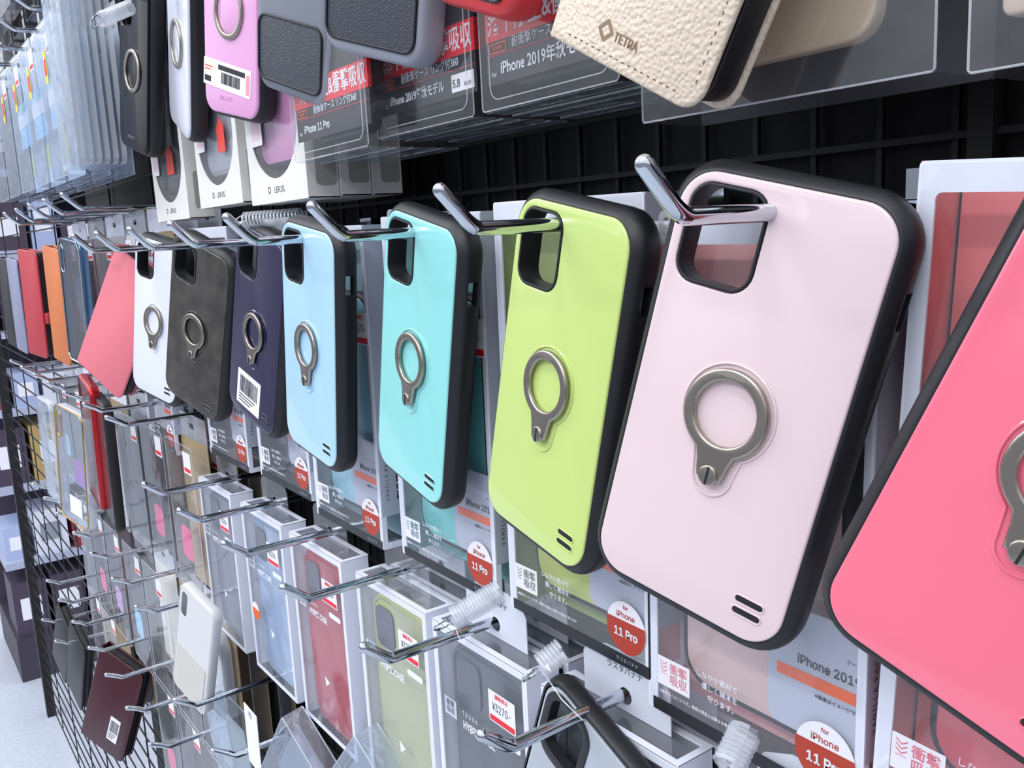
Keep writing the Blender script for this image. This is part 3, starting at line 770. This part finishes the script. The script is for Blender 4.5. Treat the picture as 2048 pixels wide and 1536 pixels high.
# ================================================================== far bay goods
def copy_tree(o, M=None):
    c = o.copy(); COL.objects.link(c)
    def kids(src, dst):
        for ch in list(src.children):
            d = ch.copy(); COL.objects.link(d); d.parent = dst; d.matrix_parent_inverse = ch.matrix_parent_inverse.copy(); kids(ch, d)
    kids(o, c)
    if M is not None: c.matrix_world = M
    return c
def soft_case(M, label, edge, body, w=74., h=148., d=11., name='clear_case', cat='phone case', group='loose cases in the far bay', trim=None, sticker=None, blob=None):
    """soft or clear case: side frame, thin back, camera opening"""
    t = thing(name, label, cat, M, group)
    def L(off, y): return [(a, y, b) for a, b in rr(-w / 2 - off, w / 2 + off, -h / 2 - off, h / 2 + off, 10 + off, 6)]
    MB().loft([L(-1.5, 0), L(.3, .8), L(1, 3), L(1, d - 1), L(.2, d), L(-1.2, d), L(-1.4, 1.6)], False, False).build('frame', edge, t, ang=50)
    MB().plate([rr(-w / 2, w / 2, -h / 2, h / 2, 9), rr(-w / 2 + 5, -w / 2 + 17, h / 2 - 40, h / 2 - 8, 5.5)], .3, 1.5).build('back', body, t, smooth=False)
    if trim:
        MB().tube([(a, -.3, b) for a, b in rr(-w / 2, w / 2, -h / 2, h / 2, 10)], .9, 6, closed=True).build('trim', trim, t)
        MB().tube([(a, -.3, b) for a, b in rr(-w / 2 + 5, -w / 2 + 17, h / 2 - 40, h / 2 - 8, 5.5)], .7, 6, closed=True).build('camera_trim', trim, t)
    if sticker: MB().plate([rr(*sticker, .8, 3)], -.2, .1).build('price_sticker', PAPER, t, smooth=False)
    if blob: MB().plate([rr(blob[0], blob[1], blob[2], blob[3], 8)], 1.7, 2.2).build('printed_patch', blob[4], t, smooth=False)
    return t
def hang_pack(x, ztop, y, label, card, inner, w=92., h=178., d=17., header=WHITE, hh=16., accent=None, shell=CLEARBOX, group='hanging packs in the far bay'):
    """clear hanging pack: card header with a hole, clear shell, backing card, the case inside"""
    t = thing('hanging_pack', label, 'package', W_M(x, y, ztop), group)
    MB().plate([rr(-w / 2, w / 2, -hh, 10, [4, 4, .5, .5], 4), rr(-8, 8, -5, 1, 2.5, 4)], d - 1.2, d - .4).build('header', header, t, smooth=False)
    MB().plate([rr(-w / 2, w / 2, -h, -hh, 1, 2)], d - 1.2, d - .4).build('backing_card', card, t, smooth=False)
    if inner is not None: packed_case(t, 0, -h / 2 - 8, 4, inner, inner, 68, 138)
    MB().plate([rr(-w / 2 + 1, w / 2 - 1, -h, -hh, 3, 3)], 0, .3).box(-w / 2 + .8, -w / 2 + 1.1, .3, d - 1.5, -h, -hh).box(w / 2 - 1.1, w / 2 - .8, .3, d - 1.5, -h, -hh).box(-w / 2 + 1, w / 2 - 1, .3, d - 1.5, -h, -h + .3).build('clear_shell', shell, t, smooth=False)
    e = [(a, 0, b) for a, b in rr(-w / 2 + 1, w / 2 - 1, -h, -hh, 3, 3)]
    MB().tube(e, .4, 5, closed=True).build('shell_edge', CLEARTUBE, t)
    if accent: MB().plate([rr(-30, 6, -h + 34, -h + 70, 9)], 2.0, 2.3).build('printed_patch', accent, t, smooth=False)
    MB().plate([rr(16, 40, -44, -22, .6, 2)], -.3, -.1).build('price_sticker', PAPER, t, smooth=False)
    MB().box(18, 38, -.4, -.3, -42, -38).build('red_bar', RED, t.children[-1], smooth=False)
    return t
KRAFT = pbr('kraft_card', 'a8926f', .65); MAROON = pbr('dark_maroon_card', '4a2a33', .55); GRY = pbr('mid_grey_card', '8f949f', .55)
CHAR = pbr('charcoal_case', '33353b', .4); PINKP = pbr('hot_pink_print', 'e2417f', .5); LILAC = pbr('lilac_print', 'c98fd0', .5)
SKYC = pbr('pale_blue_print', '9fd0ee', .5); YEL = pbr('yellow_sticker', 'e8d23c', .5)
def far_bay():
    # --- thin clear cases stacked on one hook at the top
    t0 = None
    def thin(x, y, ztop, label, w=82., h=178.):
        t = thing('clear_case', label, 'phone case', W_M(x, y, ztop), 'clear cases stacked on a top hook')
        MB().plate([rr(-w / 2, w / 2, -h, 0, 11), rr(-9, 9, -17, -8, 4, 4)], 0, .7, .2).build('clear_sheet', BLISTER, t)
        def L(o, y): return [(a, y, b) for a, b in rr(-w / 2 + o, w / 2 - o, -h + o, -o, 11 - o)]
        MB().loft([L(0, 0), L(1.2, 2.6), L(1.8, 5.2), L(2.6, 5.2), L(2.2, 2.6), L(1.2, .6)], False, False).build('raised_edge', MILKY, t, ang=60)
        return t
    nm = ['front', 'second', 'third', 'fourth', 'fifth', 'hindmost']
    for k in range(6):
        thin(-431 , -248 + 7.4 * k, 262, '%s of the six thin clear cases stacked beside the glossy black case' % nm[k])
    for k in range(6):
        x = (-431, -535, -640, -745, -850, -955)[k]
        hook(x, 252, 'chrome hook, %s from the near end of the far bay top row' % ORD[k], 'hooks of the far bay', tip=-262, bend=-250, lift=10, r=2.6)
    # --- clear packs with pale blue and white cards further on
    for k, x in enumerate((-535, -640, -745, -850, -955)):
        for j in range(3):
            dark = k >= 3
            lab = '%s %s pack on the %s top hook of the far bay' % (('front', 'middle', 'back')[j], 'clear maroon card' if dark else 'clear pale blue card', ORD[k + 1])
            t = hang_pack(x, 248, -240 + 24 * j, lab, MAROON if dark else WHITE, None, w=88, h=165, accent=None, shell=BLISTER, header=CLEARTUBE)
            if not dark:
                MB().plate([rr(-40, 40, -112, -60, 3)], 6, 6.4).build('pale_blue_card', SKYC, t, smooth=False)
                MB().plate([rr(-40, 40, -88, -72, 1)], 5.5, 5.9).build('white_band', PAPER, t, smooth=False)
                MB().plate([rr(22, 36, -150, -122, 3)], 5, 6).build('yellow_bottle_print', pbr('pale_yellow_print', 'dfe07a', .5), t, smooth=False)
            if j == 0:
                MB().plate([rr(-6, 8, -70, -38, .5, 2)], -.6, -.35).build('yellow_sticker', YEL, t, smooth=False)
                MB().box(-4, 6, -.75, -.6, -62, -46).build('red_print', RED, t.children[-1], smooth=False)
    for k, x in enumerate((-660, -770, -880, -990, -1100)):
        for j in range(2):
            hang_pack(x, 475, -235 + 30 * j, '%s %s card pack, %s from the near end along the very top' % (('front', 'back')[j], 'dark maroon' if k % 2 else 'black', ORD[k]), MAROON if k % 2 else BLKCARD, CHAR if k % 2 else None, w=92, h=175, header=CLEARTUBE)
    # --- upper row: folio cases and a silver blue frame case
    red = pbr('red_leather', 'b6353f', .45); org = pbr('tan_orange_leather', 'cf7338', .45); vio = pbr('grey_violet_leather', '8a8ca6', .45)
    grp = 'folio cases in the far bay'
    def HP(px, py, Y, rho, yaw):
        p = at(px, py, Y); return pose(p.x, p.y, p.z, rho, 0, yaw)
    M = HP(147, 605, -222, 6, 6)
    blue = pbr('anodised_blue_metal', '5f86ad', .22, metal=.85)
    t = soft_case(M, 'silver blue metal frame case between the orange and the salmon folios', blue, film('smoky_film', tint=(.45, .48, .55), haze=.08), 73, 148, 10, name='phone_case', trim=CHROME)
    t, f = folio(HP(112, 612, -224, 5, 5), 'tan orange folio case with closing strap', org, CHAR, 74, 150, 10, group=grp, stitch=False)
    MB().plate([rr(20, 52, -20, -4, 4)], 3, 15, 1).xf(Matrix.Translation((-6, 0, 0))).build('closing_strap', org, t)
    t, f = folio(HP(64, 608, -224, 4, 10), 'bright red folio case with closing strap', red, CHAR, 74, 156, 12, group=grp, stitch=False)
    MB().plate([rr(20, 52, -26, -10, 4)], 3, 17, 1).xf(Matrix.Translation((-6, 0, 0))).build('closing_strap', red, t)
    folio(HP(33, 612, -224, 4, 4), 'grey violet folio case beside the red folio', vio, BLACK, 70, 150, 8, group=grp, stitch=False)
    folio(HP(14, 605, -224, 4, 4), 'black folio case behind the grey violet one', BLACK, BLACK, 70, 150, 8, group=grp, stitch=False)
    # --- packs filling the rows behind the loose cases
    rows = [('upper', 48, (-470, -572, -670, -775, -880)), ('second', -163, (-396, -500, -605, -712, -815, -925, -1035)),
            ('third', -348, (-372, -470, -575, -675, -785, -885, -985)), ('fourth', -503, (-390, -485, -585, -680, -785, -885, -985))]
    cards = [('kraft', KRAFT), ('grey', GRY), ('maroon', MAROON), ('white', WHITE2), ('kraft', KRAFT), ('charcoal', BLKCARD), ('grey', GRY)]
    inn = [None, CHAR, None, None, MILKY, None, CHAR]
    acc = [PINKP, None, LILAC, None, None, PINKP, SKYC]
    for r, (rn, z, xs) in enumerate(rows):
        for k, x in enumerate(xs):
            i = (k * 3 + r * 2) % 7
            for j in range(3 if k < 3 else 2):
                if r == 3 and k in (3, 4): continue
                y = -190 + 27 * j if r != 0 else -178 + 25 * j
                if r == 1 and k == 0: i = 0
                lab = '%s %s backed clear pack on the %s hook of the far bay %s row' % (('front', 'middle', 'hind')[j], cards[i][0], ORD[k], rn)
                hang_pack(x, z - 10, y, lab, cards[i][1], inn[(i + j) % 7], accent=acc[(i + j) % 7], header=CLEARTUBE if (k + r) % 2 else WHITE)
    # --- loose cases hanging in front in the second row
    rf = pbr('red_metal_frame', 'b3212c', .25, metal=.5); gold = pbr('gold_trim', 'c9a36a', .25, metal=.9)
    soft_case(HP(206, 925, -232, 6, -3), 'clear case with black bumper frame behind the red framed one', BLACK, CLEARBOX)
    soft_case(HP(178, 885, -236, 9, -2), 'clear case with bright red metal frame', rf, CLEARBOX)
    soft_case(HP(143, 935, -246, 9, 13), 'clear case with gold trim and white square sticker', MILKY, BLISTER, trim=gold, sticker=(-10, 22, -62, -38), blob=(4, 30, -20, 14, LILAC))
    soft_case(HP(95, 900, -240, 3, 4), 'plain clear case left of the gold trimmed one', MILKY, BLISTER)
    # --- white translucent case in the third row
    wm = pbr('frosted_white_silicone', 'd3d4d4', .4)
    p = at(384, 1300, -228)
    t = soft_case(pose(p.x, -228, p.z, 20, 0, 12) @ Matrix.Scale(.82, 4), 'frosted white case hanging beside the left end of the cartons', wm, wm, 70, 142)
    MB().plate([rr(-30, 30, -66, -8, 6)], -.6, .2).build('lower_plate', pbr('pale_card_plate', 'c9c6bd', .4), t)
    # --- folios at the bottom
    wine = pbr('wine_red_leather', '3d0f1b', .35, bump=.2, bscale=900)
    p = at(222, 1412, -232)
    t, f = folio(pose(p.x, -232, p.z, 24, 0, 30), 'wine red folio case with a small barcode sticker hanging low down', wine, BLACK, 78, 150, 12, group='folio cases low in the far bay', stitch=False)
    barcode(f, 4, 22, -52, -14, 0, rot=0)
    for px, lab, rho in (((150, 1335), 'black folio case, nearer of two left of the wine red folio', 28), ((122, 1290), 'black folio case, farther of two left of the wine red folio', 35)):
        p = at(px[0], px[1], -228)
        hook(p.x + 20, p.z + 52, 'chrome hook holding the ' + lab.split(',')[0] + (' nearer the wine red folio' if 'nearer' in lab else ' farther from the wine red folio'), 'hooks of the far bay', tip=-252, bend=-238, lift=9, r=2.6)
        folio(pose(p.x, -228, p.z, rho, 0, 6), lab, BLACK, BLACK, 72, 145, 10, group='folio cases low in the far bay', stitch=False)
far_bay()

def low_packs():
    """loose clear packs under the cartons"""
    for k, (px, rho, lab) in enumerate((((452, 1520), 8, 'narrow clear pack hanging left of the white tag'), ((595, 1585), 42, 'flat clear box lying askew under the red carton'), ((735, 1640), 44, 'clear box at the bottom edge under the olive carton'))):
        p = at(px[0], px[1], -205 + 6 * k)
        t = thing('clear_box', lab, 'package', pose(p.x, p.y, p.z, rho, 8, 6), 'loose clear packs under the cartons')
        w, h, d = (46, 120, 18) if k == 0 else (88, 120, 18)
        MB().box(-w / 2, w / 2, 0, .4, -h / 2, h / 2).box(-w / 2, -w / 2 + .4, .4, d, -h / 2, h / 2).box(w / 2 - .4, w / 2, .4, d, -h / 2, h / 2).box(-w / 2, w / 2, .4, d, h / 2 - .4, h / 2).build('clear_shell', BLISTER, t, smooth=False)
        MB().tube([(a, 0, b) for a, b in rr(-w / 2, w / 2, -h / 2, h / 2, 2, 3)], .6, 6, closed=True).tube([(a, d, b) for a, b in rr(-w / 2, w / 2, -h / 2, h / 2, 2, 3)], .6, 6, closed=True).build('folded_edge', CLEARTUBE, t)
        MB().plate([rr(-w / 2 + 4, w / 2 - 4, -h / 2 + 4, h / 2 - 24, 4)], d - 3, d - 2).build('inner_card', GRY if k else WHITE2, t, smooth=False)
    p = at(505, 1478, -226)
    t = thing('white_tag', 'plain white paper tag hanging on a hook under the cartons', 'tag', pose(p.x, p.y, p.z, 2, 0, 0))
    MB().plate([rr(-14, 14, -26, 26, 1), circ(0, 21, 2.2, 12)], 0, .5).build('paper', PAPER, t, smooth=False)
    MB().plate([circ(0, 21, 3.4, 16), circ(0, 21, 2.2, 16)], -.3, .8).build('eyelet', CHROME, t)
low_packs()

# ------------------------------------------------------------------ coiled security tethers
def tether(A, B, label, r=5.2, turns=16, wire=.9, tail=None):
    A = Vector(A); B = Vector(B); d = B - A; L = d.length
    t = thing('coiled_tether', label, 'tether', W_M(*A), 'coiled clear tethers')
    u = d.normalized(); e = u.orthogonal().normalized(); f = u.cross(e)
    path = [u * (L * i / (turns * 10)) + e * r * math.cos(2 * math.pi * i / 10) + f * r * math.sin(2 * math.pi * i / 10) for i in range(turns * 10 + 1)]
    MB().tube(path, wire, 6).build('coil', CLEARTUBE, t)
    MB().tube([u * -5 + e * 5 * math.cos(a) + f * 0 + u * 5 * math.sin(a) for a in [2 * math.pi * i / 20 for i in range(20)]], .6, 6, closed=True).build('split_ring', CHROME, t)
    if tail:
        T = Vector(tail) - A
        MB().tube([(0, 0, 0), T * .5 + Vector((3, -2, -1)), T], .35, 5).build('cord', CLEARTUBE, t)
    return t
def tethers():
    tether(at(492, 440, -196), at(605, 432, -172), 'coiled clear tether above the dark purple ring case')
    tether(at(905, 1238, -220), at(1000, 1182, -198), 'coiled clear tether over the dark grey carton', tail=at(930, 1290, -222))
    tether(at(1080, 1335, -206), at(1125, 1300, -196), 'short coiled tether above the grey sample case', turns=7, tail=at(1165, 1440, -206))
    tether(at(1455, 1536, -212), at(1490, 1462, -200), 'coiled clear tether at the bottom edge under the pink package', turns=8)
    tether(at(200, 40, -250), at(262, 14, -222), 'coiled clear tether beside the glossy black case', turns=14)
tethers()

# ------------------------------------------------------------------ the aisle beyond the grid
def gondola():
    x0 = -2960.
    t = thing('shelf_unit', 'shelf unit with dark base standing in the aisle beyond the wire grid', 'shelf', W_M(x0, -140, FLOOR))
    plum = pbr('dark_plum_base', '3a3440', .5); shelf = pbr('pale_shelf_metal', 'aab0c4', .4)
    MB().box(-500, 0, 0, 1600, 0, 160).build('plinth', plum, t, smooth=False)
    MB().box(-500, -480, 0, 1600, 160, 1900).build('back_panel', pbr('dark_shelf_back', '4a4152', .6), t, smooth=False)
    for k in range(6):
        z = 420 + 270 * k
        MB().box(-480, 6, 0, 1600, z, z + 26).build('shelf_board', shelf, t, smooth=False)
    cols = [('kraft', 'b59a63'), ('white', 'd9dce8'), ('blue', '4a78d0'), ('dark red', '8c2b36'), ('plum', '463a4c'), ('pale blue', 'a9b6d6')]
    rnd = random.Random(11)
    for k in range(6):
        z = FLOOR + (160 if k == 0 else 446 + 270 * (k - 1))
        y = -130.; n = 0
        while y < 560 and n < 6:
            w = rnd.choice((80, 110, 140)); h = rnd.choice((120, 160, 200)); i = (k * 5 + n * 2 + (n > 2)) % 6 if k < 4 else (4, 5, 4, 4, 5, 4)[(n + k) % 6]
            if k == 0: h = 200; i = (4, 4, 4, 3, 4, 4)[n]
            lab = '%s carton, %s from the left on %s' % (cols[i][0], ORD[n], ('the base', 'the lowest shelf', 'the second shelf up', 'the third shelf up', 'the fourth shelf up', 'the fifth shelf up')[k] + ' beyond the grid')
            b = thing('carton', lab, 'carton', W_M(x0 - 120, y, z), 'cartons on the shelf beyond the grid')
            c = pbr('carton_' + cols[i][0].replace(' ', '_'), cols[i][1], .5)
            MB().box(-100, 100, 0, w, 0, h).build('box', c, b, smooth=False)
            MB().box(100, 101, w * .2, w * .8, h * .3, h * .7).build('printed_label', PAPER if i != 1 else GRY, b, smooth=False)
            y += w + 14; n += 1
gondola()
